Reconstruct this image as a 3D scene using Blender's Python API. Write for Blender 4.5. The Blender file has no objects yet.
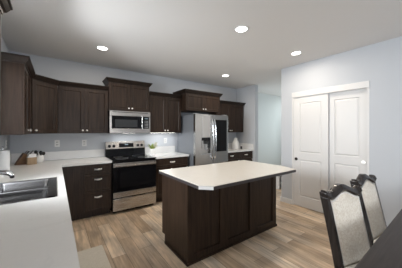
import bpy, bmesh, math, random
from mathutils import Vector, Matrix
random.seed(7)
SC = bpy.context.scene
COL = SC.collection
PI = math.pi

# ------------------------------------------------------------------ camera
cam_d = bpy.data.cameras.new('camera')
cam = bpy.data.objects.new('camera', cam_d); COL.objects.link(cam)
cam.location = (0.5765, -4.2998, 1.4143)
cam.rotation_euler = (PI / 2, 0, -0.6219)
cam_d.sensor_width = 36.0
cam_d.lens = 203.225 / 402 * 36.0
cam_d.shift_y = -(134 - 130.81) / 402
cam_d.clip_start = 0.02
SC.camera = cam

# ------------------------------------------------------------------ world, view
SC.view_settings.view_transform = 'Standard'
SC.view_settings.look = 'None'
SC.view_settings.gamma = 1
SC.view_settings.use_curve_mapping = False
SC.view_settings.exposure = 0.12
w = bpy.data.worlds.new('world'); SC.world = w; w.use_nodes = True
bgn = w.node_tree.nodes['Background']
bgn.inputs[0].default_value = (0.75, 0.87, 1.0, 1); bgn.inputs[1].default_value = 1.5


def area(name, loc, rot, sx, sy, power, color=(1, 1, 1), parent=None, spread=PI):
    d = bpy.data.lights.new(name, 'AREA'); d.shape = 'RECTANGLE'; d.size = sx; d.size_y = sy
    d.energy = power; d.color = color; d.spread = spread
    o = bpy.data.objects.new(name, d); COL.objects.link(o); o.location = loc; o.rotation_euler = rot
    if parent: o.parent = parent
    return o


# daylight entering through the openings of the house, the front one added
area('daylight_sink_window', (-0.32, -1.99, 1.75), (0, -PI / 2 + .55, 0), 1.0, 1.1, 130, (0.93, 0.97, 1.0))
area('daylight_patio_door', (-0.50, -5.95, 1.35), (0, -PI / 2 + .3, 0), 2.1, 2.4, 105, (0.96, 0.98, 1.0))
area('added_front_daylight', (1.35, -7.75, 1.55), (PI / 2, 0, 0), 1.9, 1.3, 60, (0.97, 0.985, 1.0))  # lamp behind the added front window
area('daylight_hall_window', (7.9, -0.95, 1.5), (0, PI / 2 - .4, 0), 2.2, 1.5, 48, (0.93, 1.0, 0.98))
CAN_POWER = 9.0
CAN_COLOR = (1.0, 0.88, 0.74)

# ------------------------------------------------------------------ materials
def mat_new(name):
    m = bpy.data.materials.new(name); m.use_nodes = True
    return m, m.node_tree.nodes, m.node_tree.links, m.node_tree.nodes['Principled BSDF']


def plain(name, col, rough=0.5, metal=0.0, spec=0.5, bump=0.0, bscale=200.0, coat=0.0):
    m, N, L, b = mat_new(name)
    b.inputs['Base Color'].default_value = (*col, 1); b.inputs['Roughness'].default_value = rough
    b.inputs['Metallic'].default_value = metal; b.inputs['Specular IOR Level'].default_value = spec
    b.inputs['Coat Weight'].default_value = coat
    nz = N.new('ShaderNodeTexNoise'); nz.inputs['Scale'].default_value = bscale
    tc = N.new('ShaderNodeTexCoord'); L.new(tc.outputs['Object'], nz.inputs['Vector'])
    if bump:
        bp = N.new('ShaderNodeBump'); bp.inputs['Strength'].default_value = bump; bp.inputs['Distance'].default_value = 0.002
        L.new(nz.outputs['Fac'], bp.inputs['Height']); L.new(bp.outputs['Normal'], b.inputs['Normal'])
    return m


def wood(name, c1, c2, scale=(26, 26, 1.6), rough=0.42, spec=0.28):
    m, N, L, b = mat_new(name)
    tc = N.new('ShaderNodeTexCoord'); mp = N.new('ShaderNodeMapping'); mp.inputs['Scale'].default_value = scale
    L.new(tc.outputs['Object'], mp.inputs['Vector'])
    nz = N.new('ShaderNodeTexNoise'); nz.inputs['Scale'].default_value = 1.6; nz.inputs['Detail'].default_value = 5
    nz.inputs['Distortion'].default_value = 0.6
    L.new(mp.outputs['Vector'], nz.inputs['Vector'])
    r = N.new('ShaderNodeValToRGB'); r.color_ramp.elements[0].color = (*c1, 1); r.color_ramp.elements[1].color = (*c2, 1)
    r.color_ramp.elements[0].position = 0.3; r.color_ramp.elements[1].position = 0.72
    L.new(nz.outputs['Fac'], r.inputs['Fac']); L.new(r.outputs['Color'], b.inputs['Base Color'])
    b.inputs['Roughness'].default_value = rough; b.inputs['Specular IOR Level'].default_value = spec
    return m


def steel(name, col=(0.62, 0.61, 0.6), rough=0.3, brush=(1, 1, 160)):
    m, N, L, b = mat_new(name)
    b.inputs['Metallic'].default_value = 1.0
    tc = N.new('ShaderNodeTexCoord'); mp = N.new('ShaderNodeMapping'); mp.inputs['Scale'].default_value = brush
    L.new(tc.outputs['Object'], mp.inputs['Vector'])
    nz = N.new('ShaderNodeTexNoise'); nz.inputs['Scale'].default_value = 3
    L.new(mp.outputs['Vector'], nz.inputs['Vector'])
    mr = N.new('ShaderNodeMapRange'); mr.inputs['To Min'].default_value = rough - .06; mr.inputs['To Max'].default_value = rough + .08
    L.new(nz.outputs['Fac'], mr.inputs['Value']); L.new(mr.outputs['Result'], b.inputs['Roughness'])
    b.inputs['Base Color'].default_value = (*col, 1)
    return m


def quartz(name, base, vein, amount=0.5):
    m, N, L, b = mat_new(name)
    g = N.new('ShaderNodeNewGeometry')
    nz = N.new('ShaderNodeTexNoise'); nz.inputs['Scale'].default_value = 2.2; nz.inputs['Detail'].default_value = 7
    nz.inputs['Distortion'].default_value = 1.6
    L.new(g.outputs['Position'], nz.inputs['Vector'])
    r = N.new('ShaderNodeValToRGB'); e = r.color_ramp.elements
    e[0].position = 0.475; e[0].color = (0, 0, 0, 1); e[1].position = 0.5; e[1].color = (1, 1, 1, 1)
    x = e.new(0.525); x.color = (0, 0, 0, 1)
    L.new(nz.outputs['Fac'], r.inputs['Fac'])
    n2 = N.new('ShaderNodeTexNoise'); n2.inputs['Scale'].default_value = 60; n2.inputs['Detail'].default_value = 2
    L.new(g.outputs['Position'], n2.inputs['Vector'])
    mul = N.new('ShaderNodeMath'); mul.operation = 'MULTIPLY'; L.new(r.outputs['Color'], mul.inputs[0]); mul.inputs[1].default_value = amount
    add = N.new('ShaderNodeMath'); add.operation = 'MULTIPLY_ADD'; L.new(n2.outputs['Fac'], add.inputs[0]); add.inputs[1].default_value = 0.18
    L.new(mul.outputs[0], add.inputs[2])
    mx = N.new('ShaderNodeMix'); mx.data_type = 'RGBA'; mx.inputs['A'].default_value = (*base, 1); mx.inputs['B'].default_value = (*vein, 1)
    L.new(add.outputs[0], mx.inputs['Factor']); L.new(mx.outputs['Result'], b.inputs['Base Color'])
    b.inputs['Roughness'].default_value = 0.22
    return m


def planks(name):
    m, N, L, b = mat_new(name)
    g = N.new('ShaderNodeNewGeometry')
    mp = N.new('ShaderNodeMapping'); mp.inputs['Rotation'].default_value = (0, 0, PI / 2); L.new(g.outputs['Position'], mp.inputs['Vector'])
    br = N.new('ShaderNodeTexBrick'); br.inputs['Scale'].default_value = 1.0
    br.inputs['Brick Width'].default_value = 0.95; br.inputs['Row Height'].default_value = 0.155
    br.inputs['Mortar Size'].default_value = 0.0022; br.offset = 0.37; br.offset_frequency = 2
    br.inputs['Color1'].default_value = (0, 0, 0, 1); br.inputs['Color2'].default_value = (1, 1, 1, 1); br.inputs['Mortar'].default_value = (0.5, 0.5, 0.5, 1)
    L.new(mp.outputs['Vector'], br.inputs['Vector'])
    r = N.new('ShaderNodeValToRGB'); e = r.color_ramp.elements
    e[0].position = 0.0; e[0].color = (0.43, 0.315, 0.21, 1); e[1].position = 1.0; e[1].color = (0.76, 0.63, 0.48, 1)
    x = e.new(0.45); x.color = (0.60, 0.465, 0.33, 1)
    L.new(br.outputs['Color'], r.inputs['Fac'])
    mg = N.new('ShaderNodeMapping'); mg.inputs['Scale'].default_value = (22, 1.5, 1); L.new(g.outputs['Position'], mg.inputs['Vector'])
    nz = N.new('ShaderNodeTexNoise'); nz.inputs['Scale'].default_value = 1.2; nz.inputs['Detail'].default_value = 6; nz.inputs['Distortion'].default_value = 1.0
    L.new(mg.outputs['Vector'], nz.inputs['Vector'])
    mb = N.new('ShaderNodeMapping'); mb.inputs['Scale'].default_value = (6, 2.2, 1); L.new(g.outputs['Position'], mb.inputs['Vector'])
    n2 = N.new('ShaderNodeTexNoise'); n2.inputs['Scale'].default_value = 1.0; n2.inputs['Detail'].default_value = 3
    L.new(mb.outputs['Vector'], n2.inputs['Vector'])
    ra = N.new('ShaderNodeValToRGB'); ra.color_ramp.elements[0].position = .3; ra.color_ramp.elements[0].color = (.68, .66, .64, 1)
    ra.color_ramp.elements[1].position = .7; ra.color_ramp.elements[1].color = (1.18, 1.18, 1.2, 1)
    L.new(nz.outputs['Fac'], ra.inputs['Fac'])
    rb = N.new('ShaderNodeValToRGB'); rb.color_ramp.elements[0].position = .3; rb.color_ramp.elements[0].color = (.70, .71, .74, 1)
    rb.color_ramp.elements[1].position = .7; rb.color_ramp.elements[1].color = (1.25, 1.22, 1.17, 1)
    L.new(n2.outputs['Fac'], rb.inputs['Fac'])
    m1 = N.new('ShaderNodeMix'); m1.data_type = 'RGBA'; m1.blend_type = 'MULTIPLY'; m1.inputs['Factor'].default_value = 1
    L.new(r.outputs['Color'], m1.inputs['A']); L.new(ra.outputs['Color'], m1.inputs['B'])
    m2 = N.new('ShaderNodeMix'); m2.data_type = 'RGBA'; m2.blend_type = 'MULTIPLY'; m2.inputs['Factor'].default_value = 1
    L.new(m1.outputs['Result'], m2.inputs['A']); L.new(rb.outputs['Color'], m2.inputs['B'])
    mx = N.new('ShaderNodeMix'); mx.data_type = 'RGBA'; mx.inputs['B'].default_value = (0.17, 0.125, 0.09, 1)
    L.new(br.outputs['Fac'], mx.inputs['Factor']); L.new(m2.outputs['Result'], mx.inputs['A'])
    L.new(mx.outputs['Result'], b.inputs['Base Color'])
    b.inputs['Roughness'].default_value = 0.42; b.inputs['Specular IOR Level'].default_value = 0.35
    return m


def fabric(name, c1, c2, scale=26):
    m, N, L, b = mat_new(name)
    tc = N.new('ShaderNodeTexCoord')
    nz = N.new('ShaderNodeTexNoise'); nz.inputs['Scale'].default_value = scale; nz.inputs['Detail'].default_value = 3; nz.inputs['Distortion'].default_value = 2.5
    L.new(tc.outputs['Object'], nz.inputs['Vector'])
    r = N.new('ShaderNodeValToRGB'); r.color_ramp.elements[0].color = (*c1, 1); r.color_ramp.elements[1].color = (*c2, 1)
    r.color_ramp.elements[0].position = .42; r.color_ramp.elements[1].position = .58
    L.new(nz.outputs['Fac'], r.inputs['Fac']); L.new(r.outputs['Color'], b.inputs['Base Color'])
    bp = N.new('ShaderNodeBump'); bp.inputs['Strength'].default_value = .35; bp.inputs['Distance'].default_value = .004
    L.new(nz.outputs['Fac'], bp.inputs['Height']); L.new(bp.outputs['Normal'], b.inputs['Normal'])
    b.inputs['Roughness'].default_value = 0.85; b.inputs['Sheen Weight'].default_value = .3
    return m


def emit(name, col, s):
    m, N, L, b = mat_new(name)
    b.inputs['Base Color'].default_value = (*col, 1); b.inputs['Emission Color'].default_value = (*col, 1); b.inputs['Emission Strength'].default_value = s
    return m


def pane_mat():
    m, N, L, b = mat_new('window glass')
    out = N['Material Output']; N.remove(b)
    t = N.new('ShaderNodeBsdfTransparent'); g = N.new('ShaderNodeBsdfGlossy'); g.inputs['Roughness'].default_value = 0.02
    f = N.new('ShaderNodeFresnel'); f.inputs['IOR'].default_value = 1.45
    mx = N.new('ShaderNodeMixShader'); L.new(f.outputs[0], mx.inputs[0]); L.new(t.outputs[0], mx.inputs[1]); L.new(g.outputs[0], mx.inputs[2])
    L.new(mx.outputs[0], out.inputs['Surface'])
    return m


M = dict(
    wall=plain('wall paint', (0.515, 0.54, 0.575), .7, bump=.05, bscale=140, spec=.25),
    hallwall=plain('lighter passage wall', (0.62, 0.655, 0.655), .7, bump=.05, bscale=140, spec=.25),  # passage stretch of the back wall, lighter and less blue
    ceil=plain('ceiling paint', (0.73, 0.72, 0.71), .85, bump=.15, bscale=90, spec=.15),
    floor=planks('plank floor'),
    white=plain('white trim paint', (0.68, 0.678, 0.675), .4, bump=.02),
    cab=wood('espresso stained wood', (0.014, 0.0075, 0.0048), (0.044, 0.026, 0.0165)),
    crown=wood('espresso moulding darkened for shade', (0.009, 0.0052, 0.0035), (0.020, 0.012, 0.008)),  # stain darkened for shade where the ceiling lamps miss the crown
    cabin=plain('cabinet inside', (0.03, 0.02, 0.016), .6),
    nickel=plain('satin nickel', (0.95, 0.93, 0.9), .38, .85),
    chrome=plain('chrome', (0.85, 0.86, 0.88), .08, 1.0),
    quartz=quartz('white quartz', (0.83, 0.83, 0.82), (0.64, 0.63, 0.62), .14),
    islq=quartz('cream quartz', (0.74, 0.70, 0.635), (0.60, 0.55, 0.49), .12),
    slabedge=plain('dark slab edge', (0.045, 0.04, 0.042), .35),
    steel=steel('stainless steel', (0.50, 0.475, 0.45), .26),
    steelv=steel('stainless steel upright', (0.47, 0.465, 0.455), .22, (160, 160, 1)),
    sink=steel('sink steel', (0.40, 0.40, 0.41), .22, (1, 80, 1)),
    panel=plain('brushed light panel', (0.55, 0.54, 0.53), .35, .7),
    grey=plain('fridge side grey', (0.23, 0.245, 0.27), .45, 0.3),
    black=plain('black enamel', (0.006, 0.006, 0.007), .22, spec=.35),
    blackglass=plain('black glass', (0.006, 0.006, 0.007), .05, spec=.3),
    meshglass=plain('microwave window', (0.035, 0.037, 0.04), .18),
    dark=plain('dark plastic', (0.02, 0.02, 0.022), .45),
    midgrey=plain('grey plastic', (0.3, 0.31, 0.32), .4),
    display=emit('clock display', (0.12, 0.16, 0.18), .1),
    plastic=plain('white plastic', (0.78, 0.78, 0.77), .35),
    slot=plain('socket slot', (0.08, 0.08, 0.085), .6),
    ceramic=plain('white ceramic', (0.82, 0.82, 0.81), .18),
    paper=plain('paper towel', (0.86, 0.87, 0.88), .9, bump=.2, bscale=120),
    block=wood('knife block wood', (0.12, 0.06, 0.03), (0.22, 0.12, 0.06), (8, 8, 30)),
    pale=wood('pale wood', (0.30, 0.21, 0.13), (0.42, 0.31, 0.2), (20, 20, 3)),
    leaf=plain('leaf green', (0.30, 0.38, 0.07), .5),
    petal=plain('pale petals', (0.72, 0.70, 0.62), .6),
    chairwood=wood('dark chair wood', (0.020, 0.016, 0.015), (0.038, 0.031, 0.029), (20, 20, 3), rough=.27, spec=.5),
    tablewood=wood('dark table wood', (0.026, 0.020, 0.018), (0.055, 0.043, 0.039), (1.6, 30, 30), rough=.42, spec=.25),
    brocade=fabric('cream brocade', (0.74, 0.67, 0.57), (0.88, 0.83, 0.74), 34),
    nail=plain('pewter nailheads', (0.75, 0.73, 0.70), .3, 1.0),
    mat_=fabric('cream mat', (0.62, 0.56, 0.46), (0.70, 0.64, 0.54), 60),
    bronze=plain('dark bronze', (0.05, 0.045, 0.04), .35, .8),
    lens=emit('lamp lens', (1, 0.97, 0.92), 9.0),
    glass=pane_mat(),
)

# ------------------------------------------------------------------ mesh helpers
class MB:
    def __init__(s): s.bm = bmesh.new()

    def _bev(s, verts, bev, seg=2):
        if bev:
            es = list({e for v in verts for e in v.link_edges})
            bmesh.ops.bevel(s.bm, geom=es, offset=bev, segments=seg, affect='EDGES', profile=.6)

    def hexa(s, pts, bev=0, seg=2):      # 8 points: bottom 4 ccw, top 4 ccw
        v = [s.bm.verts.new(p) for p in pts]
        for f in ((0, 3, 2, 1), (4, 5, 6, 7), (0, 1, 5, 4), (1, 2, 6, 5), (2, 3, 7, 6), (3, 0, 4, 7)):
            s.bm.faces.new([v[i] for i in f])
        s._bev(v, bev, seg)
        return s

    def box(s, x0, x1, y0, y1, z0, z1, bev=0, seg=2):
        x0, x1 = min(x0, x1), max(x0, x1); y0, y1 = min(y0, y1), max(y0, y1); z0, z1 = min(z0, z1), max(z0, z1)
        return s.hexa([(x0, y0, z0), (x1, y0, z0), (x1, y1, z0), (x0, y1, z0), (x0, y0, z1), (x1, y0, z1), (x1, y1, z1), (x0, y1, z1)], bev, seg)

    def prism(s, pts, z0, z1, bev=0):
        n = len(pts)
        a = [s.bm.verts.new((p[0], p[1], z0)) for p in pts]; b = [s.bm.verts.new((p[0], p[1], z1)) for p in pts]
        s.bm.faces.new(list(reversed(a))); s.bm.faces.new(b)
        for i in range(n): s.bm.faces.new((a[i], a[(i + 1) % n], b[(i + 1) % n], b[i]))
        s._bev(a + b, bev)
        return s

    def loft(s, rings, caps=True, closed=True):
        R = [[s.bm.verts.new(p) for p in r] for r in rings]
        n = len(R[0])
        for A, B in zip(R[:-1], R[1:]):
            for i in range(n if closed else n - 1): s.bm.faces.new((A[i], A[(i + 1) % n], B[(i + 1) % n], B[i]))
        if caps and closed:
            s.bm.faces.new(list(reversed(R[0]))); s.bm.faces.new(R[-1])
        return s

    def lathe(s, c, prof, n=24, axis='z', scale=(1, 1)):
        rings = []
        for r, h in prof:
            ring = []
            for i in range(n):
                a = 2 * PI * i / n; p, q = max(r, 1e-4) * math.cos(a) * scale[0], max(r, 1e-4) * math.sin(a) * scale[1]
                if axis == 'z': ring.append((c[0] + p, c[1] + q, c[2] + h))
                elif axis == 'y': ring.append((c[0] + p, c[1] + h, c[2] + q))
                else: ring.append((c[0] + h, c[1] + p, c[2] + q))
            rings.append(ring)
        return s.loft(rings)

    def tube(s, pts, r, n=10):
        pts = [Vector(p) for p in pts]; rings = []
        rr = r if isinstance(r, (list, tuple)) else [r] * len(pts)
        for i, p in enumerate(pts):
            t = (pts[min(i + 1, len(pts) - 1)] - pts[max(i - 1, 0)]).normalized()
            up = Vector((0, 0, 1)) if abs(t.z) < .9 else Vector((1, 0, 0))
            a = t.cross(up).normalized(); b = a.cross(t)
            rings.append([p + (a * math.cos(2 * PI * k / n) + b * math.sin(2 * PI * k / n)) * rr[i] for k in range(n)])
        return s.loft(rings)

    def sphere(s, c, r, n=12, sc=(1, 1, 1)):
        m = Matrix.Translation(c) @ Matrix.Diagonal((*sc, 1))
        bmesh.ops.create_uvsphere(s.bm, u_segments=n, v_segments=max(6, n // 2), radius=r, matrix=m)
        return s


ORIG = {}


def wl(o):
    return ORIG.get(o.name, Vector((0, 0, 0)))


def obj(name, mb, m, parent=None, smooth=False, loc=None):
    """Link ONE mesh object; geometry is given in world (or, under a rotated root, local) coordinates."""
    me = bpy.data.meshes.new(name)
    bmesh.ops.recalc_face_normals(mb.bm, faces=mb.bm.faces)
    off = wl(parent) if parent else (Vector(loc) if loc else Vector((0, 0, 0)))
    bmesh.ops.translate(mb.bm, verts=mb.bm.verts, vec=-off)
    mb.bm.to_mesh(me); mb.bm.free()
    o = bpy.data.objects.new(name, me); COL.objects.link(o)
    for mm in (m if isinstance(m, (list, tuple)) else [m]): me.materials.append(mm)
    if smooth:
        for p in me.polygons: p.use_smooth = True
        try: me.set_sharp_from_angle(angle=math.radians(40))
        except Exception: pass
    if parent: o.parent = parent; ORIG[o.name] = off
    elif loc: o.location = loc; ORIG[o.name] = off
    return o


def tag(o, label, cat, group=None):
    o['label'] = label; o['category'] = cat
    if group: o['group'] = group
    return o


def thing(name, label, cat, loc, group=None, rotz=0, local=False):
    o = bpy.data.objects.new(name, None); COL.objects.link(o)
    o.empty_display_size = .1
    o.location = loc; o.rotation_euler = (0, 0, rotz)
    ORIG[o.name] = Vector((0, 0, 0)) if local else Vector(loc)
    return tag(o, label, cat, group)


def struct(name, mb, m, parent=None, smooth=False):
    o = obj(name, mb, m, parent, smooth)
    if not parent: o['kind'] = 'structure'
    return o


class Fr:
    """front frame: u along the front (left to right seen from the room), n outward."""
    def __init__(s, o, u, n): s.o = Vector((*o, 0)); s.u = Vector((*u, 0)).normalized(); s.n = Vector((*n, 0)).normalized()
    def p(s, u, d, z): return s.o + s.u * u + s.n * d + Vector((0, 0, z))
    def box(s, mb, u0, u1, d0, d1, z0, z1, bev=0):
        return mb.hexa([s.p(u0, d1, z0), s.p(u1, d1, z0), s.p(u1, d0, z0), s.p(u0, d0, z0), s.p(u0, d1, z1), s.p(u1, d1, z1), s.p(u1, d0, z1), s.p(u0, d0, z1)], bev)


def shaker(F, u0, u1, z0, z1, th=.02, fr=.055, rec=.009):
    mb = MB()
    F.box(mb, u0, u0 + fr, 0, th, z0, z1); F.box(mb, u1 - fr, u1, 0, th, z0, z1)
    F.box(mb, u0 + fr, u1 - fr, 0, th, z0, z0 + fr); F.box(mb, u0 + fr, u1 - fr, 0, th, z1 - fr, z1)
    F.box(mb, u0 + fr, u1 - fr, 0, th - rec, z0 + fr, z1 - fr)
    # inner bevel strips
    for (a, b_, c, d) in ((u0 + fr, z0 + fr, u1 - fr, z1 - fr),):
        k = .008
        def strip(p1, p2, q1, q2):
            v = [mb.bm.verts.new(x) for x in (F.p(p1[0], th - .001, p1[1]), F.p(p2[0], th - .001, p2[1]), F.p(q2[0], th - rec + .0005, q2[1]), F.p(q1[0], th - rec + .0005, q1[1]))]
            mb.bm.faces.new(v)
        strip((a, b_), (c, b_), (a + k, b_ + k), (c - k, b_ + k)); strip((a, d), (c, d), (a + k, d - k), (c - k, d - k))
        strip((a, b_), (a, d), (a + k, b_ + k), (a + k, d - k)); strip((c, b_), (c, d), (c - k, b_ + k), (c - k, d - k))
    return mb


def knob(F, u, z, parent, d=.02):
    mb = MB(); prof = [(.006, 0), (.005, .012), (.010, .016), (.0155, .021), (.0155, .027), (.008, .031), (.0, .032)]
    rings = []
    for r, h in prof:
        rings.append([F.p(u + r * math.cos(2 * PI * i / 14), d + h, z + r * math.sin(2 * PI * i / 14)) for i in range(14)])
    mb.loft(rings)
    return obj('knob', mb, M['nickel'], parent, True)


def pull(F, u, z, parent, d=.02, wdt=.092):
    mb = MB(); pts = []
    for i in range(13):
        t = i / 12; pts.append(F.p(u + wdt * (t - .5), d + .004 + .026 * math.sin(PI * t) ** .6, z))
    mb.tube(pts, [.008 + .006 * math.sin(PI * i / 12) for i in range(13)], 8)
    for sgn in (-1, 1): F.box(mb, u + sgn * wdt / 2 - .010, u + sgn * wdt / 2 + .010, d, d + .007, z - .011, z + .011, .002)
    return obj('pull', mb, M['nickel'], parent, True)


def crown_segments(path, h=.078, z=2.134, out=.048):
    """mitred crown along path (list of xy, outward on the right-hand side when walking); returns one MB per segment."""
    prof = [(-.012, 0), (.006, 0), (.010, .014), (.022, .024), (out * .82, h * .70), (out, h * .80), (out, h), (-.012, h)]
    P = [Vector((*p, 0)) for p in path]; n = len(P); offs = []
    for i in range(n):
        ns = []
        if i > 0: d = (P[i] - P[i - 1]).normalized(); ns.append(Vector((d.y, -d.x, 0)))
        if i < n - 1: d = (P[i + 1] - P[i]).normalized(); ns.append(Vector((d.y, -d.x, 0)))
        if len(ns) == 1: offs.append(ns[0])
        else:
            b = (ns[0] + ns[1]).normalized(); offs.append(b / max(.3, b.dot(ns[0])))
    out_ = []
    for i in range(n - 1):
        mb = MB()
        mb.loft([[P[j] + offs[j] * o + Vector((0, 0, z + hh)) for o, hh in prof] for j in (i, i + 1)])
        d_ = (P[i + 1] - P[i]).normalized() * .0007; vs = list(mb.bm.verts); k_ = len(prof)
        for v in vs[:k_]: v.co += d_
        for v in vs[k_:]: v.co -= d_
        out_.append(mb)
    return out_


# ------------------------------------------------------------------ the room
H = 2.6563; W = 4.269; YF = -7.6; XH = 7.6
struct('floor', MB().box(-.12, XH + .12, YF - .12, .12, -.1, 0), M['floor'])
struct('ceiling', MB().box(-.12, XH + .12, YF - .12, .12, H, H + .1), M['ceil'])
struct('wall_back', MB().box(-.12, 5.01, 0, .12, 0, H), M['wall'])
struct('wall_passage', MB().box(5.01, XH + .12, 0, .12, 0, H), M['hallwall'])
# left wall with the window over the sink and a glazed patio door behind the camera
wy0, wy1, wz0, wz1 = -2.46, -1.52, 1.12, 2.12
py0, py1, pz1 = -7.15, -4.75, 2.2
mb = MB(); mb.box(-.12, 0, YF, py0, 0, H); mb.box(-.12, 0, py0, py1, pz1, H); mb.box(-.12, 0, py1, wy0, 0, H)
mb.box(-.12, 0, wy1, 0, 0, H); mb.box(-.12, 0, wy0, wy1, 0, wz0); mb.box(-.12, 0, wy0, wy1, wz1, H)
struct('wall_left', mb, M['wall'])
mb = MB(); t = .045
mb.box(-.09, -.03, wy0, wy1, wz0, wz0 + t); mb.box(-.09, -.03, wy0, wy1, wz1 - t, wz1)
mb.box(-.09, -.03, wy0, wy0 + t, wz0, wz1); mb.box(-.09, -.03, wy1 - t, wy1, wz0, wz1); mb.box(-.09, -.03, (wy0 + wy1) / 2 - .02, (wy0 + wy1) / 2 + .02, wz0, wz1)
w1 = struct('window_1', mb, M['white'])
obj('window_pane', MB().box(-.063, -.057, wy0 + t, wy1 - t, wz0 + t, wz1 - t), M['glass'], w1)
obj('window_sill', MB().box(-.03, .02, wy0 - .03, wy1 + .03, wz0 - .025, wz0, .004), M['white'], w1)
mb = MB()
for a, b in ((py0, py0 + .07), (py1 - .07, py1), (-6.0, -5.9)): mb.box(-.09, -.03, a, b, 0, pz1)
mb.box(-.09, -.03, py0, py1, 0, .08); mb.box(-.09, -.03, py0, py1, pz1 - .07, pz1)
d1 = struct('door_1', mb, M['white'])
obj('door_glass', MB().box(-.063, -.057, py0 + .07, py1 - .07, .08, pz1 - .07), M['glass'], d1)
fx0, fx1, fz0, fz1 = .35, 2.35, .85, 2.2
mb = MB(); mb.box(-.12, fx0, YF - .12, YF, 0, H); mb.box(fx1, XH + .12, YF - .12, YF, 0, H); mb.box(fx0, fx1, YF - .12, YF, 0, fz0); mb.box(fx0, fx1, YF - .12, YF, fz1, H)
struct('wall_front', mb, M['wall'])
mb = MB()
for a, b in ((fx0, fx0 + .05), (fx1 - .05, fx1), ((fx0 + fx1) / 2 - .025, (fx0 + fx1) / 2 + .025)): mb.box(a, b, YF - .09, YF - .03, fz0, fz1)
mb.box(fx0, fx1, YF - .09, YF - .03, fz0, fz0 + .05); mb.box(fx0, fx1, YF - .09, YF - .03, fz1 - .05, fz1)
w3 = struct('window_3_added', mb, M['white'])  # unseen window, added to light the far left cabinet's side panel
obj('window_pane', MB().box(fx0 + .05, fx1 - .05, YF - .063, YF - .057, fz0 + .05, fz1 - .05), M['glass'], w3)
# right wall with the closet opening
cy0, cy1, cz = -3.33, -2.147, 2.14
mb = MB(); mb.box(W, W + .12, YF, cy0, 0, H); mb.box(W, W + .12, cy1, -1.92, 0, H); mb.box(W, W + .12, cy0, cy1, cz, H)
struct('wall_right', mb, M['wall'])
mb = MB(); mb.box(W + .12, XH, -2.04, -1.92, 0, H); mb.box(W + .7, W + .8, YF, -2.04, 0, H)
struct('wall_hall', mb, M['wall'])
mb = MB(); mb.box(XH, XH + .12, YF, -1.72, 0, H); mb.box(XH, XH + .12, -.18, 0, 0, H); mb.box(XH, XH + .12, -1.72, -.18, 0, .25); mb.box(XH, XH + .12, -1.72, -.18, 2.45, H)
struct('wall_far', mb, M['wall'])
mb = MB()
for a, b in ((-1.72, -1.66), (-.24, -.18), (-.98, -.92)): mb.box(XH + .03, XH + .09, a, b, .25, 2.45)
mb.box(XH + .03, XH + .09, -1.72, -.18, .25, .31); mb.box(XH + .03, XH + .09, -1.72, -.18, 2.39, 2.45)
w2 = struct('window_2', mb, M['white'])
obj('window_pane', MB().box(XH + .057, XH + .063, -1.66, -.24, .31, 2.39), M['glass'], w2)
struct('wall_stub', MB().box(4.95, 5.07, -.70, 0, 0, H), M['wall'])
# closet: header fascia, jambs, two sliding panel doors
mb = MB(); mb.box(W - .012, W + .05, cy0 - .0, cy1 + .0, 2.045, cz, .004)
mb.box(W - .004, W + .12, cy0, cy0 + .028, 0, 2.045); mb.box(W - .004, W + .12, cy1 - .028, cy1, 0, 2.045)
struct('trim_1', mb, M['white'])


def panel_door(name, y0, y1, x):          # y0<y1, front face at x looking to -x
    F = Fr((x, y1), (0, -1), (-1, 0)); wd = y1 - y0; mb = MB()
    z0, z1 = .012, 2.05; st = .105
    zs = [(z0, .20), (.88, 1.01), (1.93, z1)]
    F.box(mb, 0, st, -.034, 0, z0, z1); F.box(mb, wd - st, wd, -.034, 0, z0, z1)
    for a, b in zs: F.box(mb, st, wd - st, -.034, 0, a, b)
    for a, b in ((.20, .88), (1.01, 1.93)):      # raised and fielded panel
        F.box(mb, st, wd - st, -.03, -.012, a, b)
        k = .035
        r0 = [F.p(st + .012, -.012, a + .012), F.p(wd - st - .012, -.012, a + .012), F.p(wd - st - .012, -.012, b - .012), F.p(st + .012, -.012, b - .012)]
        r1 = [F.p(st + k, -.002, a + k), F.p(wd - st - k, -.002, a + k), F.p(wd - st - k, -.002, b - k), F.p(st + k, -.002, b - k)]
        mb.loft([r0, r1], caps=False); mb.bm.faces.new([mb.bm.verts.new(p) for p in r1])
        # ogee around the opening
        o0 = [F.p(st, 0, a), F.p(wd - st, 0, a), F.p(wd - st, 0, b), F.p(st, 0, b)]
        o1 = [F.p(st + .010, -.011, a + .010), F.p(wd - st - .010, -.011, a + .010), F.p(wd - st - .010, -.011, b - .010), F.p(st + .010, -.011, b - .010)]
        mb.loft([o0, o1], caps=False)
    d = struct(name, mb, M['white'])
    return d, F, wd


dA, FA, wdA = panel_door('door_2', -2.775, cy1 - .028, W + .012)
mb = MB(); mb.lathe((W + .006, -2.225, .885), [(.0, -.004), (.028, -.003), (.028, .008), (.0, .008)], 20, 'x')
obj('finger_pull', mb, M['bronze'], dA, True)
dB, FB, wdB = panel_door('door_3', cy0 + .028, -2.745, W + .055)
mb = MB(); mb.lathe((W + .049, -3.245, .94), [(.0, -.004), (.028, -.003), (.028, .008), (.0, .008)], 20, 'x')
obj('finger_pull', mb, M['nickel'], dB, True)
# baseboards
mb = MB(); mb.box(W - .014, W, cy1, -1.92, 0, .095, .003); mb.box(W - .014, W, YF, cy0, 0, .095, .003); mb.box(W - .014, W + .12, -1.92, -1.906, 0, .095)
struct('baseboard_right', mb, M['white'])
struct('baseboard_back', MB().box(5.07, XH, -.014, 0, 0, .095, .003), M['white'])
mb = MB(); mb.box(4.94, 5.084, -.714, -.70, 0, .095, .003); mb.box(5.07, 5.084, -.70, -.014, 0, .095, .003)
struct('baseboard_stub', mb, M['white'])

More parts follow.
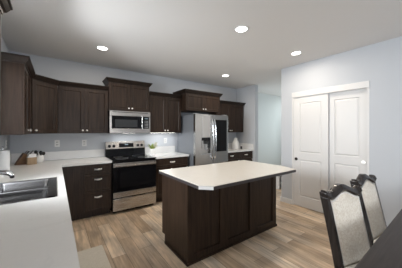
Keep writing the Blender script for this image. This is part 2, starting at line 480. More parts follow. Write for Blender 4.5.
# ------------------------------------------------------------------ upper cabinets
FB_ = lambda x: Fr((x, -.31), (1, 0), (0, -1))           # back wall, carcass front at y=-.31
ZU0, ZU1 = 1.372, 2.134
path = [(0.004, -1.42), (.305, -1.42), (.305, -.61), (.61, -.33), (1.358, -.33)]
crn = crown_segments(path)
# left wall: two-door cabinet beside the window
t = thing('upper_cabinet', 'dark wall cabinet on the left wall with its plain side panel turned to the sink', 'cabinet', (.15, -1.0, ZU0), 'dark wall cabinets')
obj('carcass', MB().box(.003, .285, -1.42, -.612, ZU0, ZU1 + .01), M['cab'], t)
F = Fr((.285, -1.42), (0, 1), (1, 0))
for k, (a, b, kn) in enumerate(((.004, .402, .37), (.406, .804, .44))):
    d = obj('door', shaker(F, a, b, ZU0 + .004, ZU1), M['cab'], t); knob(F, kn, ZU0 + .05, d)
c = obj('crown_moulding', crn[1], M['crown'], t); obj('crown_return', crn[0], M['crown'], t)
# diagonal corner cabinet
t = thing('upper_cabinet', 'dark diagonal corner wall cabinet with a single door above the knife block', 'cabinet', (.25, -.25, ZU0), 'dark wall cabinets')
obj('carcass', MB().prism([(.003, -.003), (.003, -.608), (.285, -.608), (.607, -.312), (.607, -.003)], ZU0, ZU1 + .01), M['cab'], t)
dv = Vector((.305, .29)).normalized()
F = Fr((.293, -.603), (dv.x, dv.y), (dv.y, -dv.x))
wdiag = .415
d = obj('door', shaker(F, .012, wdiag - .002, ZU0 + .004, ZU1), M['cab'], t); knob(F, .05, ZU0 + .05, d)
obj('crown_moulding', crn[2], M['crown'], t)
# two-door cabinet left of the microwave
def back_upper(x0, x1, label, z0, z1, crown_mb, yfront=-.33, splits=2, returns=()):
    t = thing('upper_cabinet', label, 'cabinet', ((x0 + x1) / 2, yfront / 2, z0), 'dark wall cabinets')
    obj('carcass', MB().box(x0, x1, yfront + .02, -.003, z0, z1 + .01), M['cab'], t)
    F = Fr((x0, yfront + .02), (1, 0), (0, -1)); wd = x1 - x0; n = splits
    for k in range(n):
        a, b = wd * k / n + (.004 if k == 0 else .0015), wd * (k + 1) / n - (.004 if k == n - 1 else .0015)
        d = obj('door', shaker(F, a, b, z0 + .004, z1), M['cab'], t)
        knob(F, b - .03 if k == 0 else a + .03, z0 + .05, d)
    obj('crown_moulding', crown_mb, M['crown'], t)
    for r in returns: obj('crown_return', r, M['crown'], t)
    return t
back_upper(.612, 1.356, 'dark two-door wall cabinet between the corner cabinet and the microwave', ZU0, ZU1, crn[3])
s = crown_segments([(1.36, -.004), (1.36, -.35), (2.124, -.35), (2.124, -.004)], z=2.295)
back_upper(1.36, 2.124, 'raised dark two-door wall cabinet directly above the microwave', 1.79, 2.295, s[1], -.35, 2, (s[0], s[2]))
s = crown_segments([(2.13, -.33), (2.876, -.33)])
uc = back_upper(2.13, 2.874, 'dark two-door wall cabinet between the microwave and the refrigerator', ZU0, ZU1, s[0])
lb = obj('added_light_bar', MB().box(2.22, 2.78, -.20, -.15, ZU0 - .003, ZU0), M['lens'], uc)  # unseen bar and lamp, added to brighten the wall behind the plant
l = bpy.data.lights.new('added_cabinet_lamp', 'AREA'); l.shape = 'RECTANGLE'; l.size = .56; l.size_y = .05; l.energy = .7; l.color = (.93, .97, 1.0)
lo_ = bpy.data.objects.new('added_cabinet_lamp', l); COL.objects.link(lo_); lo_.parent = lb; lo_.location = Vector((2.5, -.175, ZU0 - .006)) - wl(lb)
s = crown_segments([(2.88, -.004), (2.88, -.52), (3.86, -.52), (3.86, -.004)], z=2.235, h=.085)
back_upper(2.88, 3.86, 'deep short dark wall cabinet above the refrigerator', 1.86, 2.235, s[1], -.52, 2, (s[0], s[2]))
s = crown_segments([(3.9, -.33), (4.895, -.33), (4.895, -.004)], z=2.12)
back_upper(3.90, 4.893, 'dark wall cabinet right of the refrigerator, above the white pitcher', ZU0, 2.12, s[0], -.33, 2, (s[1],))
# near left wall cabinet, only its edge and crown reach the picture
s = crown_segments([(.004, -3.46), (.305, -3.46), (.305, -2.565), (.004, -2.565)])
t = thing('upper_cabinet', 'dark wall cabinet at the upper left edge, on the near side of the sink window', 'cabinet', (.15, -3.0, ZU0 + .02), 'dark wall cabinets')
obj('carcass', MB().box(.003, .285, -3.46, -2.565, ZU0 + .02, ZU1 + .01), M['cab'], t)
F = Fr((.285, -3.46), (0, 1), (1, 0))
for a, b, kn in ((.004, .446, .41), (.449, .891, .485)):
    d = obj('door', shaker(F, a, b, ZU0 + .024, ZU1), M['cab'], t); knob(F, kn, ZU0 + .07, d)
for q, nm in ((s[1], 'crown_moulding'), (s[0], 'crown_return'), (s[2], 'crown_return')): obj(nm, q, M['crown'], t)

# ------------------------------------------------------------------ base cabinets
ZC = .914; ZB = .876
def base_cab(x0, x1, label, fronts, group='dark base cabinets'):
    """fronts: (kind, u0, u1, z0, z1)"""
    t = thing('base_cabinet', label, 'cabinet', ((x0 + x1) / 2, -.3, 0), group)
    mb = MB(); mb.box(x0, x1, -.60, -.005, .105, ZB - .001); mb.box(x0, x1, -.535, -.005, 0, .105)
    obj('carcass', mb, M['cab'], t)
    F = Fr((x0, -.60), (1, 0), (0, -1))
    for kd, a, b, z0, z1 in fronts:
        if kd == 'drawer':
            d = obj('drawer', shaker(F, a, b, z0, z1, fr=.03, rec=.005), M['cab'], t); pull(F, (a + b) / 2, z1 - (z1 - z0) * (.5 if z1 - z0 < .2 else .28), d)
        elif kd == 'door':
            d = obj('door', shaker(F, a, b, z0, z1), M['cab'], t); knob(F, b - .03 if kd == 'door' else a + .03, z1 - .05, d)
        else:
            mb = MB(); F.box(mb, a, b, 0, .018, z0, z1); obj('filler_panel', mb, M['cab'], t)
    return t
base_cab(.655, 1.350, 'dark base cabinet with a three-drawer stack left of the range',
         [('filler', .0, .288, .11, .87), ('drawer', .292, .692, .705, .868), ('drawer', .292, .692, .43, .70), ('drawer', .292, .692, .115, .425)])
base_cab(2.135, 2.874, 'dark base cabinet under the white plant pot, right of the range',
         [('drawer', .004, .735, .705, .868), ('door', .004, .368, .115, .70), ('door', .371, .735, .115, .70)])
base_cab(3.90, 4.945, 'dark base cabinet right of the refrigerator, against the end of the wall',
         [('drawer', .004, .52, .705, .868), ('drawer', .524, 1.04, .705, .868), ('door', .004, .52, .115, .70), ('door', .524, 1.04, .115, .70)])
# left run under the sink counter
t = thing('base_cabinet', 'dark base cabinet run under the sink counter along the left wall', 'cabinet', (.3, -2.2, 0), 'dark base cabinets')
mb = MB(); mb.box(.005, .60, -3.78, -2.46, .105, ZB - .001); mb.box(.005, .60, -1.58, -.005, .105, ZB - .001); mb.box(.005, .60, -2.46, -1.58, .105, .60)
mb.box(.585, .60, -2.46, -1.58, .60, ZB - .001); mb.box(.005, .535, -3.78, -.005, 0, .105)
obj('carcass', mb, M['cab'], t)
F = Fr((.60, -3.78), (0, 1), (1, 0))
for k in range(6):
    a = .004 + k * .525; d = obj('door', shaker(F, a, a + .52, .115, .868), M['cab'], t); knob(F, a + (.49 if k % 2 == 0 else .03), .81, d)

# ------------------------------------------------------------------ worktops
sx0, sx1, sy0, sy1 = .135, .575, -2.395, -1.635       # sink cutout
mb = MB()
for a in ((.0, .65, -3.8, sy0), (.0, sx0, sy0, sy1), (sx1, .65, sy0, sy1), (.0, .65, sy1, -.65)): mb.box(a[0], a[1], a[2], a[3], ZB, ZC)
mb.box(.0, 1.352, -.65, 0, ZB, ZC)
t = tag(obj('countertop', mb, M['quartz'], None), 'L-shaped white quartz worktop with the steel sink set in it', 'countertop', 'white quartz worktops')
def splash(x0, x1, y0, y1, label):
    tag(obj('backsplash', MB().box(x0, x1, y0, y1, ZC + .0005, 1.06, .002), M['quartz'], None), label, 'backsplash', 'white quartz backsplashes')
splash(.001, .02, -3.8, -.021, 'low white quartz backsplash along the left wall behind the faucet')
splash(.001, 1.352, -.02, -.001, 'low white quartz backsplash behind the knife block, left of the range')
mb = MB(); mb.box(2.133, 2.885, -.65, 0, ZB, ZC, .003)
t = tag(obj('countertop', mb, M['quartz'], None), 'short white quartz worktop between the range and the refrigerator', 'countertop', 'white quartz worktops')
splash(2.133, 2.885, -.02, -.001, 'low white quartz backsplash behind the potted plant')
mb = MB(); mb.box(3.89, 4.95, -.65, 0, ZB, ZC, .003)
t = tag(obj('countertop', mb, M['quartz'], None), 'short white quartz worktop right of the refrigerator', 'countertop', 'white quartz worktops')
splash(3.89, 4.929, -.02, -.001, 'low white quartz backsplash behind the white pitcher')
splash(4.93, 4.949, -.65, -.001, 'low white quartz end splash on the stub wall right of the dark shaker')

# ------------------------------------------------------------------ island
IX0, IX1, IY0, IY1 = 1.70, 3.25, -2.49, -1.87
IROT = 0.006
t = thing('kitchen_island', 'dark panelled kitchen island in the middle of the floor', 'island', ((IX0 + IX1) / 2, -2.2, 0))
mb = MB()
mb.box(IX0 + .015, IX1 - .015, IY0 + .02, IY1 - .02, .105, ZB - .016); mb.box(IX0 + .015, IX1 - .015, IY0 + .02, IY1 - .075, 0, .105)
obj('carcass', mb, M['cab'], t)
for x in (IX0, IX1 - .016):
    mb = MB()
    pts = [(IY0, 0), (IY1 - .075, 0), (IY1 - .075, .105), (IY1, .105), (IY1, ZB - .014), (IY0, ZB - .014)]
    A = [mb.bm.verts.new((x, a, b)) for a, b in pts]; B = [mb.bm.verts.new((x + .016, a, b)) for a, b in pts]
    mb.bm.faces.new(A); mb.bm.faces.new(list(reversed(B)))
    for i in range(6): mb.bm.faces.new((A[i], A[(i + 1) % 6], B[(i + 1) % 6], B[i]))
    obj('side_panel', mb, M['cab'], t)
F = Fr((IX0, IY0 + .02), (1, 0), (0, -1))
pw = (IX1 - IX0) / 3
for k in range(3): obj('front_panel', shaker(F, (.017 if k == 0 else k * pw + .001), (k + 1) * pw - (.017 if k == 2 else .001), .03, ZB - .014, fr=.062, rec=.017), M['cab'], t)
mb = MB(); mb.box(IX0 - .012, IX1 + .012, IY0 - .012, IY0, 0, .028, .003); mb.box(IX0 - .012, IX0, IY0 - .012, IY1 - .09, 0, .028, .003); mb.box(IX1, IX1 + .012, IY0 - .012, IY1 - .09, 0, .028, .003)
obj('shoe_moulding', mb, M['cab'], t)
F = Fr((IX1, IY1 - .02), (-1, 0), (0, 1))
for k in range(3):
    a, b = k * pw + .004, (k + 1) * pw - .004
    d = obj('drawer', shaker(F, a + .014, b - .014, .705, .85, fr=.03, rec=.005), M['cab'], t); pull(F, (a + b) / 2, .78, d)
    d = obj('door', shaker(F, a + .014, b - .014, .115, .70), M['cab'], t); knob(F, b - .05, .65, d)
TX0, TX1, TY0, TY1 = 1.672, 3.275, -2.832, -1.831
ch = .10
outl = [(TX0, TY1), (TX0, TY0 + ch), (TX0 + ch, TY0), (TX1 - ch, TY0), (TX1, TY0 + ch), (TX1, TY1)]
outl = [(TX0, TY1), (TX0, TY0 + ch), (TX0 + ch, TY0), (TX1 - .085, TY0), (TX1, TY0 + .26), (TX1, TY1)]
mb = MB(); mb.prism(outl, .8935, .9015, .0015)
it = tag(obj('island_countertop', mb, M['islq'], None), 'cream white quartz slab with clipped corners on top of the dark island', 'countertop')
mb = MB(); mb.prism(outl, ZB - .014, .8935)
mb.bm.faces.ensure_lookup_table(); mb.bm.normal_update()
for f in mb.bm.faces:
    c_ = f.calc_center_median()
    if abs(f.normal.z) < .5 and c_.x < TX0 + ch and c_.y < TY0 + ch: f.material_index = 1  # light caught by the clipped corner, put in as a pale face
eb = obj('edge_band', mb, [M['slabedge'], M['quartz']], it); eb['label'] = 'dark edge band, clipped left corner painted pale as if catching light'

# ------------------------------------------------------------------ sink and faucet
t = thing('sink', 'double bowl stainless steel sink let into the white worktop', 'sink', (.355, -2.015, .71))
mb = MB(); e = .014
mb.box(sx0 - e, sx0 + .012, sy0 - e, sy1 + e, ZC, ZC + .004); mb.box(sx1 - .052, sx1 + e, sy0 - e, sy1 + e, ZC, ZC + .004)
mb.box(sx0, sx1, sy0 - e, sy0 + .018, ZC, ZC + .004); mb.box(sx0, sx1, sy1 - .018, sy1 + e, ZC, ZC + .004)
obj('rim', mb, M['sink'], t)
ym = -2.03
for (a, b) in ((sy0 + .012, ym - .012), (ym + .012, sy1 - .012)):
    mb = MB()
    def rr(x0, x1, y0, y1, z, r=.05, n=5):
        pts = []
        for cx, cy_, a0 in ((x1 - r, y1 - r, 0), (x0 + r, y1 - r, PI / 2), (x0 + r, y0 + r, PI), (x1 - r, y0 + r, 1.5 * PI)):
            for i in range(n + 1): pts.append((cx + r * math.cos(a0 + i * PI / 2 / n), cy_ + r * math.sin(a0 + i * PI / 2 / n), z))
        return pts
    x0, x1 = sx0 + .006, sx1 - .045
    rings = [rr(x0, x1, a, b, ZC + .001, .045), rr(x0 + .003, x1 - .003, a + .003, b - .003, ZC - .02, .045), rr(x0 + .010, x1 - .010, a + .010, b - .010, .75, .05), rr(x0 + .03, x1 - .03, a + .03, b - .03, .725, .05)]
    R = [[mb.bm.verts.new(p) for p in r] for r in rings]
    for A, B in zip(R[:-1], R[1:]):
        for i in range(len(A)): mb.bm.faces.new((A[i], A[(i + 1) % len(A)], B[(i + 1) % len(A)], B[i]))
    mb.bm.faces.new(R[-1])
    bo = obj('bowl', mb, M['sink'], t, True)
    obj('drain', MB().lathe((.36, (a + b) / 2, .725), [(.045, 0), (.042, .004), (.02, .001), (.0, .001)], 20), M['chrome'], bo, True)
obj('divider', MB().box(sx0 + .01, sx1 - .046, ym - .016, ym + .016, .73, ZC - .004, .012, 4), M['sink'], t)
t = thing('faucet', 'chrome single-lever faucet reaching over the steel sink', 'faucet', (.085, -2.08, ZC))
obj('base', MB().lathe((.085, -2.08, ZC), [(.03, 0), (.03, .006), (.024, .012), (.022, .09), (.0, .10)], 20), M['chrome'], t, True)
pts = [(.085, -2.08, ZC + .05), (.088, -2.08, ZC + .11), (.11, -2.081, ZC + .150), (.15, -2.082, ZC + .168), (.21, -2.084, ZC + .174), (.255, -2.085, ZC + .170), (.282, -2.085, ZC + .158), (.292, -2.085, ZC + .140)]
obj('spout', MB().tube(pts, [.017, .016, .0155, .016, .017, .019, .020, .018], 14), M['chrome'], t, True)
obj('aerator', MB().lathe((.293, -2.085, ZC + .120), [(.012, 0), (.015, .004), (.0155, .022), (.0, .023)], 14), M['dark'], t, True)
obj('lever', MB().tube([(.085, -2.08, ZC + .10), (.075, -2.04, ZC + .125), (.07, -1.99, ZC + .14)], [.012, .009, .007], 10), M['chrome'], t, True)

# ------------------------------------------------------------------ range
RX0, RX1 = 1.358, 2.126
t = thing('range', 'stainless steel electric range with a black glass oven door', 'range', ((RX0 + RX1) / 2, -.35, 0))
mb = MB(); mb.box(RX0, RX1, -.645, -.03, .04, .895); mb.box(RX0 + .02, RX1 - .02, -.60, -.06, 0, .04)
obj('body', mb, M['black'], t)
mb = MB(); mb.box(RX0 - .003, RX1 + .003, -.685, -.03, .895, .918, .006)
ck = obj('cooktop', mb, M['blackglass'], t)
for x, y, r in ((1.55, -.5, .11), (1.93, -.5, .09), (1.55, -.23, .08), (1.93, -.23, .11)):
    obj('burner_ring', MB().lathe((x, y, .918), [(r, 0), (r, .0006), (r - .006, .0006), (r - .006, 0)], 32), M['midgrey'], ck)
# backguard
mb = MB(); mb.hexa([(RX0, -.10, .90), (RX1, -.10, .90), (RX1, -.03, .90), (RX0, -.03, .90), (RX0, -.085, 1.06), (RX1, -.085, 1.06), (RX1, -.03, 1.06), (RX0, -.03, 1.06)])
obj('backguard_lower', mb, M['blackglass'], t)
mb = MB(); mb.hexa([(RX0, -.098, 1.06), (RX1, -.098, 1.06), (RX1, -.03, 1.06), (RX0, -.03, 1.06), (RX0, -.065, 1.205), (RX1, -.065, 1.205), (RX1, -.03, 1.205), (RX0, -.03, 1.205)], .004)
bg = obj('control_panel', mb, M['steel'], t)
sl = lambda z: -.098 + (z - 1.06) * (.033 / .145)
mb = MB(); z0, z1 = 1.085, 1.165; mb.hexa([(1.60, sl(z0) - .003, z0), (1.885, sl(z0) - .003, z0), (1.885, sl(z0) + .004, z0), (1.60, sl(z0) + .004, z0), (1.60, sl(z1) - .003, z1), (1.885, sl(z1) - .003, z1), (1.885, sl(z1) + .004, z1), (1.60, sl(z1) + .004, z1)])
dp = obj('touch_panel', mb, M['blackglass'], bg)
mb = MB(); z0, z1 = 1.128, 1.150; mb.hexa([(1.71, sl(z0) - .004, z0), (1.78, sl(z0) - .004, z0), (1.78, sl(z0) - .002, z0), (1.71, sl(z0) - .002, z0), (1.71, sl(z1) - .004, z1), (1.78, sl(z1) - .004, z1), (1.78, sl(z1) - .002, z1), (1.71, sl(z1) - .002, z1)])
obj('clock', mb, M['display'], bg)
for x in (1.425, 1.505, 1.975, 2.055):
    obj('burner_knob', MB().lathe((x, sl(1.118), 1.118), [(.028, 0), (.028, -.012), (.022, -.016), (.02, -.034), (.0, -.036)], 20, 'y'), M['black'], bg, True)
# oven door: glass, steel top strip with handle, steel bottom strip; drawer below
mb = MB(); mb.box(RX0 + .004, RX1 - .004, -.685, -.648, .275, .865, .004)
od = obj('oven_door', mb, M['black'], t)
obj('door_glass', MB().box(RX0 + .006, RX1 - .006, -.690, -.684, .372, .79, .002), M['blackglass'], od)
obj('oven_window', MB().box(RX0 + .12, RX1 - .12, -.6915, -.689, .44, .71), M['black'], od)
obj('door_strip', MB().box(RX0 + .006, RX1 - .006, -.690, -.684, .278, .368, .002), M['steel'], od)
obj('door_top_strip', MB().box(RX0 + .006, RX1 - .006, -.690, -.684, .795, .862, .002), M['steel'], od)
mb = MB(); mb.tube([(RX0 + .03, -.738, .825), (RX1 - .03, -.738, .825)], .0145, 12)
for x in (RX0 + .05, RX1 - .05): mb.box(x - .013, x + .013, -.74, -.688, .813, .837, .003)
obj('handle', mb, M['steel'], od, True)
obj('warming_drawer', MB().box(RX0 + .004, RX1 - .004, -.688, -.648, .055, .258, .004), M['steel'], t)

# ------------------------------------------------------------------ microwave
MX0, MX1, MZ0, MZ1 = 1.364, 2.121, 1.368, 1.782
t = thing('microwave', 'stainless steel microwave mounted over the range', 'microwave', ((MX0 + MX1) / 2, -.2, MZ0))
obj('case', MB().box(MX0, MX1, -.385, 0, MZ0, MZ1), M['black'], t)
mb = MB(); mb.box(MX0, MX1, -.405, -.385, MZ0, 1.455, .003); mb.box(MX0, MX1, -.405, -.385, 1.690, MZ1, .003); mb.box(MX0, MX0 + .035, -.405, -.385, 1.455, 1.690); mb.box(MX1 - .03, MX1, -.405, -.385, 1.455, 1.690)
fr = obj('front_frame', mb, M['steel'], t)
obj('vent_grille', MB().box(MX0 + .05, MX1 - .05, -.407, -.404, 1.752, 1.764), M['dark'], fr)
mb = MB(); mb.box(MX0 + .035, 1.958, -.408, -.387, 1.456, 1.689, .002)
d = obj('door', mb, M['blackglass'], t)
obj('window_screen', MB().box(MX0 + .09, 1.86, -.4095, -.407, 1.482, 1.622), M['meshglass'], d)
mb = MB(); mb.tube([(1.942, -.446, 1.455), (1.942, -.446, 1.70)], .013, 12)
for z in (1.475, 1.68): mb.box(1.932, 1.952, -.446, -.406, z - .01, z + .01)
obj('handle', mb, M['steelv'], d, True)
tl = obj('task_light', MB().box(1.62, 1.86, -.30, -.20, MZ0 - .002, MZ0), M['lens'], t)
l = bpy.data.lights.new('task_lamp', 'AREA'); l.shape = 'RECTANGLE'; l.size = .5; l.size_y = .10; l.energy = 1.2; l.color = (.93, .97, 1.0)
lo_ = bpy.data.objects.new('task_lamp', l); COL.objects.link(lo_); lo_.parent = tl; lo_.location = Vector((1.74, -.25, MZ0 - .008)) - wl(tl)
kp = obj('keypad', MB().box(1.982, MX1 - .028, -.408, -.387, 1.456, 1.689, .002), M['blackglass'], t)
obj('clock', MB().box(2.0, 2.07, -.4095, -.407, 1.64, 1.668), M['display'], kp)
mb = MB()
for i in range(3):
    for j in range(5): mb.box(1.999 + i * .028, 2.018 + i * .028, -.4092, -.407, 1.475 + j * .03, 1.490 + j * .03)
obj('buttons', mb, M['midgrey'], kp)

# ------------------------------------------------------------------ refrigerator
X0, X1, YD = 2.925, 3.845, -.82
t = thing('refrigerator', 'stainless steel french-door refrigerator with a water dispenser and black glass panel', 'refrigerator', ((X0 + X1) / 2, -.4, 0))
mb = MB(); mb.box(X0 + .012, X1 - .012, -.745, -.05, .03, 1.755); mb.box(X0 + .1, X1 - .1, -.70, -.1, 0, .03)
obj('cabinet_body', mb, M['grey'], t)
mb = MB(); mb.box(X0 + .02, X0 + .10, -.80, -.70, 1.755, 1.785, .004); mb.box(X1 - .10, X1 - .02, -.80, -.70, 1.755, 1.785, .004)
obj('hinge_covers', mb, M['midgrey'], t)
xm = (X0 + X1) / 2 + .01
# left door with a dispenser niche
mb = MB(); nx0, nx1, nz0, nz1 = 3.085, 3.325, .90, 1.27
mb.box(X0, nx0, YD, -.755, .70, 1.765); mb.box(nx1, xm - .004, YD, -.755, .70, 1.765)
mb.box(nx0, nx1, YD, -.755, .70, nz0); mb.box(nx0, nx1, YD, -.755, nz1, 1.765); mb.box(nx0, nx1, YD + .05, -.755, nz0, nz1)
ld = obj('left_door', mb, M['steelv'], t)
obj('dispenser_panel', MB().box(nx0 + .03, nx1 - .005, YD - .003, YD + .002, nz1 + .004, 1.745, .002), M['panel'], ld)
for q in (nx0 + .003, nx1 - .012): obj('dispenser_cheek', MB().box(q, q + .009, YD - .002, YD + .048, 1.04, 1.205), M['dark'], ld)
dsp = obj('dispenser_head', MB().box(nx0 + .002, nx1 - .002, YD - .004, YD + .05, 1.205, nz1 - .002, .004), M['blackglass'], ld)
obj('dispenser_back', MB().box(nx0 + .004, nx1 - .004, YD + .043, YD + .049, nz0, 1.205), M['steelv'], ld)
obj('dispenser_nozzle', MB().box(3.19, 3.255, YD + .006, YD + .045, 1.13, 1.205, .006), M['dark'], ld)
obj('dispenser_paddle', MB().box(3.20, 3.245, YD + .030, YD + .044, 1.0, 1.13, .004), M['midgrey'], ld)
obj('drip_tray', MB().box(nx0 + .004, nx1 - .004, YD + .002, YD + .048, nz0, nz0 + .018, .002), M['midgrey'], ld)
rd = obj('right_door', MB().box(xm + .004, X1, YD, -.755, .70, 1.765, .006), M['steelv'], t)
obj('glass_panel', MB().box(3.455, 3.800, YD - .004, YD + .004, .95, 1.66, .003), M['blackglass'], rd)
for x, par in ((xm - .035, ld), (xm + .035, rd)):
    mb = MB(); pts = []
    for i in range(15):
        q = i / 14; pts.append((x, YD - .012 - .050 * math.sin(PI * q) ** .5, .80 + .86 * q))
    mb.tube(pts, .010, 10); mb.box(x - .010, x + .010, YD - .02, YD, .79, .815); mb.box(x - .012, x + .012, YD - .02, YD, 1.645, 1.67)
    obj('handle', mb, M['chrome'], par, True)
fz = obj('freezer_drawer', MB().box(X0, X1, YD, -.755, .06, .69, .006), M['steelv'], t)
mb = MB(); mb.tube([(X0 + .08, YD - .05, .62), (X1 - .08, YD - .05, .62)], .0125, 10)
for x in (X0 + .1, X1 - .1): mb.box(x - .012, x + .012, YD - .05, YD, .61, .63)
obj('handle', mb, M['nickel'], fz, True)

# ------------------------------------------------------------------ wall outlets
def outlet(cx, cy_, z, label, axis):
    o = thing('wall_outlet', label, 'outlet', (cx, cy_, z), 'white wall outlets')
    F = Fr((cx, cy_), (1, 0), (0, -1)) if axis == 'y' else Fr((cx, cy_), (0, 1), (1, 0))
    mb = MB(); F.box(mb, -.037, .037, 0, .006, z - .058, z + .058, .002); obj('cover_plate', mb, M['plastic'], o)
    for dz in (-.022, .022):
        mb = MB(); F.box(mb, -.018, .018, .005, .008, z + dz - .015, z + dz + .015, .002); s_ = obj('socket', mb, M['plastic'], o)
        mb = MB(); F.box(mb, -.012, -.005, .007, .0087, z + dz - .008, z + dz + .010); F.box(mb, .005, .012, .007, .0087, z + dz - .008, z + dz + .010); obj('slots', mb, M['slot'], s_)
outlet(.602, 0, 1.195, 'white wall outlet under the corner cabinet, first right of the knife block', 'y')
outlet(1.010, 0, 1.19, 'white wall outlet above the drawer stack, just left of the range', 'y')
outlet(2.640, 0, 1.185, 'white wall outlet right of the plant pot', 'y')
outlet(0, -.285, 1.222, 'white wall outlet on the left wall above the paper towel roll', 'x')

# ------------------------------------------------------------------ things on the worktops
t = thing('paper_towel_roll', 'white paper towel roll standing on the worktop at the left edge', 'paper towels', (.093, -1.13, ZC))
obj('holder_base', MB().lathe((.093, -1.13, ZC), [(.07, 0), (.07, .008), (.0, .01)], 24), M['chrome'], t, True)
obj('roll', MB().lathe((.093, -1.13, ZC + .01), [(.0, 0), (.058, .0), (.060, .004), (.060, .262), (.058, .266), (.0, .266)], 32), M['paper'], t, True)
obj('holder_post', MB().lathe((.093, -1.13, ZC + .276), [(.006, 0), (.006, .03), (.012, .036), (.0, .05)], 12), M['chrome'], t, True)
# knife block: leaning wooden block with handles
def local(c, rz): return Matrix.Translation(c) @ Matrix.Rotation(rz, 4, 'Z')
def xf(mb, m): bmesh.ops.transform(mb.bm, matrix=m, verts=mb.bm.verts); return mb
t = thing('knife_block', 'slanted brown wooden knife block in the worktop corner', 'knife block', (.19, -.26, ZC))
T_ = local((.19, -.26, ZC), math.radians(20))
mb = MB(); pr = [(-.10, 0), (.055, 0), (.085, .10), (-.005, .165)]
A = [mb.bm.verts.new((a, -.05, b)) for a, b in pr]; B = [mb.bm.verts.new((a, .05, b)) for a, b in pr]
mb.bm.faces.new(A); mb.bm.faces.new(list(reversed(B)))
for i in range(4): mb.bm.faces.new((A[i], A[(i + 1) % 4], B[(i + 1) % 4], B[i]))
kb = obj('block', xf(mb, T_), M['block'], t)
for i, (yy, q, ln) in enumerate(((-.03, .25, .08), (0, .25, .09), (.03, .25, .075), (-.03, .7, .06), (.0, .7, .07), (.03, .7, .06))):
    px_, pz_ = .085 - .09 * q, .10 + .065 * q
    dx, dz = .58, .81
    mb = MB(); mb.tube([(px_, yy, pz_), (px_ + dx * ln * .5, yy, pz_ + dz * ln * .5), (px_ + dx * ln, yy, pz_ + dz * ln)], [.008, .011, .009], 8)
    obj('knife_handle', xf(mb, T_), M['dark'] if i % 2 else M['plastic'], t, True)
t = thing('recipe_box', 'small pale wooden box in front of the knife block', 'box', (.285, -.345, ZC))
T_ = local((.285, -.345, ZC), math.radians(20))
obj('box', xf(MB().box(-.055, .055, -.04, .04, 0, .105, .003), T_), M['pale'], t)
mb = MB(); mb.hexa([(-.05, -.036, .105), (.05, -.036, .105), (.05, .036, .105), (-.05, .036, .105), (-.03, -.03, .15), (.055, -.03, .15), (.055, .03, .15), (-.03, .03, .15)])
obj('cards', xf(mb, T_), M['paper'], t)
t = thing('utensil_crock', 'round white crock holding dark utensils beside the knife block', 'crock', (.372, -.20, ZC))
obj('crock', MB().lathe((.372, -.20, ZC), [(.04, 0), (.056, .02), (.060, .06), (.052, .10), (.050, .115), (.045, .115), (.045, .03), (.0, .03)], 24), M['ceramic'], t, True)
for i in range(5):
    a = i * 1.3; mb = MB(); x, y = .372 + .02 * math.cos(a), -.20 + .02 * math.sin(a)
    x2, y2 = .372 + .052 * math.cos(a), -.20 + .052 * math.sin(a); zz = ZC + .17 + .012 * (i % 3)
    mb.tube([(x, y, ZC + .035), (x2, y2, zz - .05)], .005, 8); mb.sphere((x2, y2, zz - .03), .024, 10, (1, .5, 1.2))
    obj('utensil', mb, M['dark'] if i % 3 else M['bronze'], t, True)
# potted plant by the range
t = thing('potted_plant', 'small green plant in a white cylinder pot right of the range', 'plant', (2.215, -.29, ZC))
c0 = (2.215, -.29, ZC)
obj('pot', MB().lathe(c0, [(.046, 0), (.048, .004), (.055, .125), (.052, .13), (.048, .125), (.046, .10), (.0, .10)], 24), M['ceramic'], t, True)
def leafmesh(mb, base, tip, wd, droop=.0):
    base, tip = Vector(base), Vector(tip); d = tip - base; s_ = d.cross(Vector((0, 0, 1)))
    s_ = s_.normalized() if s_.length > 1e-5 else Vector((1, 0, 0)); nrm = s_.cross(d).normalized(); rows = []
    for i in range(7):
        q = i / 6; p = base + d * q - Vector((0, 0, droop * q * q)); ww = wd * math.sin(PI * min(.98, q * .9 + .08)) ** .8
        rows.append([p - s_ * ww + nrm * ww * .25, p, p + s_ * ww + nrm * ww * .25])
    R = [[mb.bm.verts.new(p) for p in r] for r in rows]
    for A, B in zip(R[:-1], R[1:]):
        for i in range(2): mb.bm.faces.new((A[i], A[i + 1], B[i + 1], B[i]))
mb = MB()
for i in range(17):
    a = random.uniform(0, 2 * PI); r0 = random.uniform(.005, .03); r1 = random.uniform(.03, .12); h = random.uniform(.07, .17)
    leafmesh(mb, (c0[0] + r0 * math.cos(a), c0[1] + r0 * math.sin(a), c0[2] + .10), (c0[0] + r1 * math.cos(a), c0[1] + r1 * math.sin(a) * .7, c0[2] + .11 + h), random.uniform(.02, .034), .02)
obj('foliage', mb, M['leaf'], t, True)
mb = MB()
for i in range(7):
    x, y, z = c0[0] + random.uniform(.03, .11), c0[1] + random.uniform(-.04, .04), c0[2] + random.uniform(.17, .24)
    for k in range(5):
        a = k * 2 * PI / 5; leafmesh(mb, (x, y, z), (x + .034 * math.cos(a), y + .016 * math.sin(a), z + .03 * math.sin(a)), .013)
obj('blossoms', mb, M['petal'], t, True)
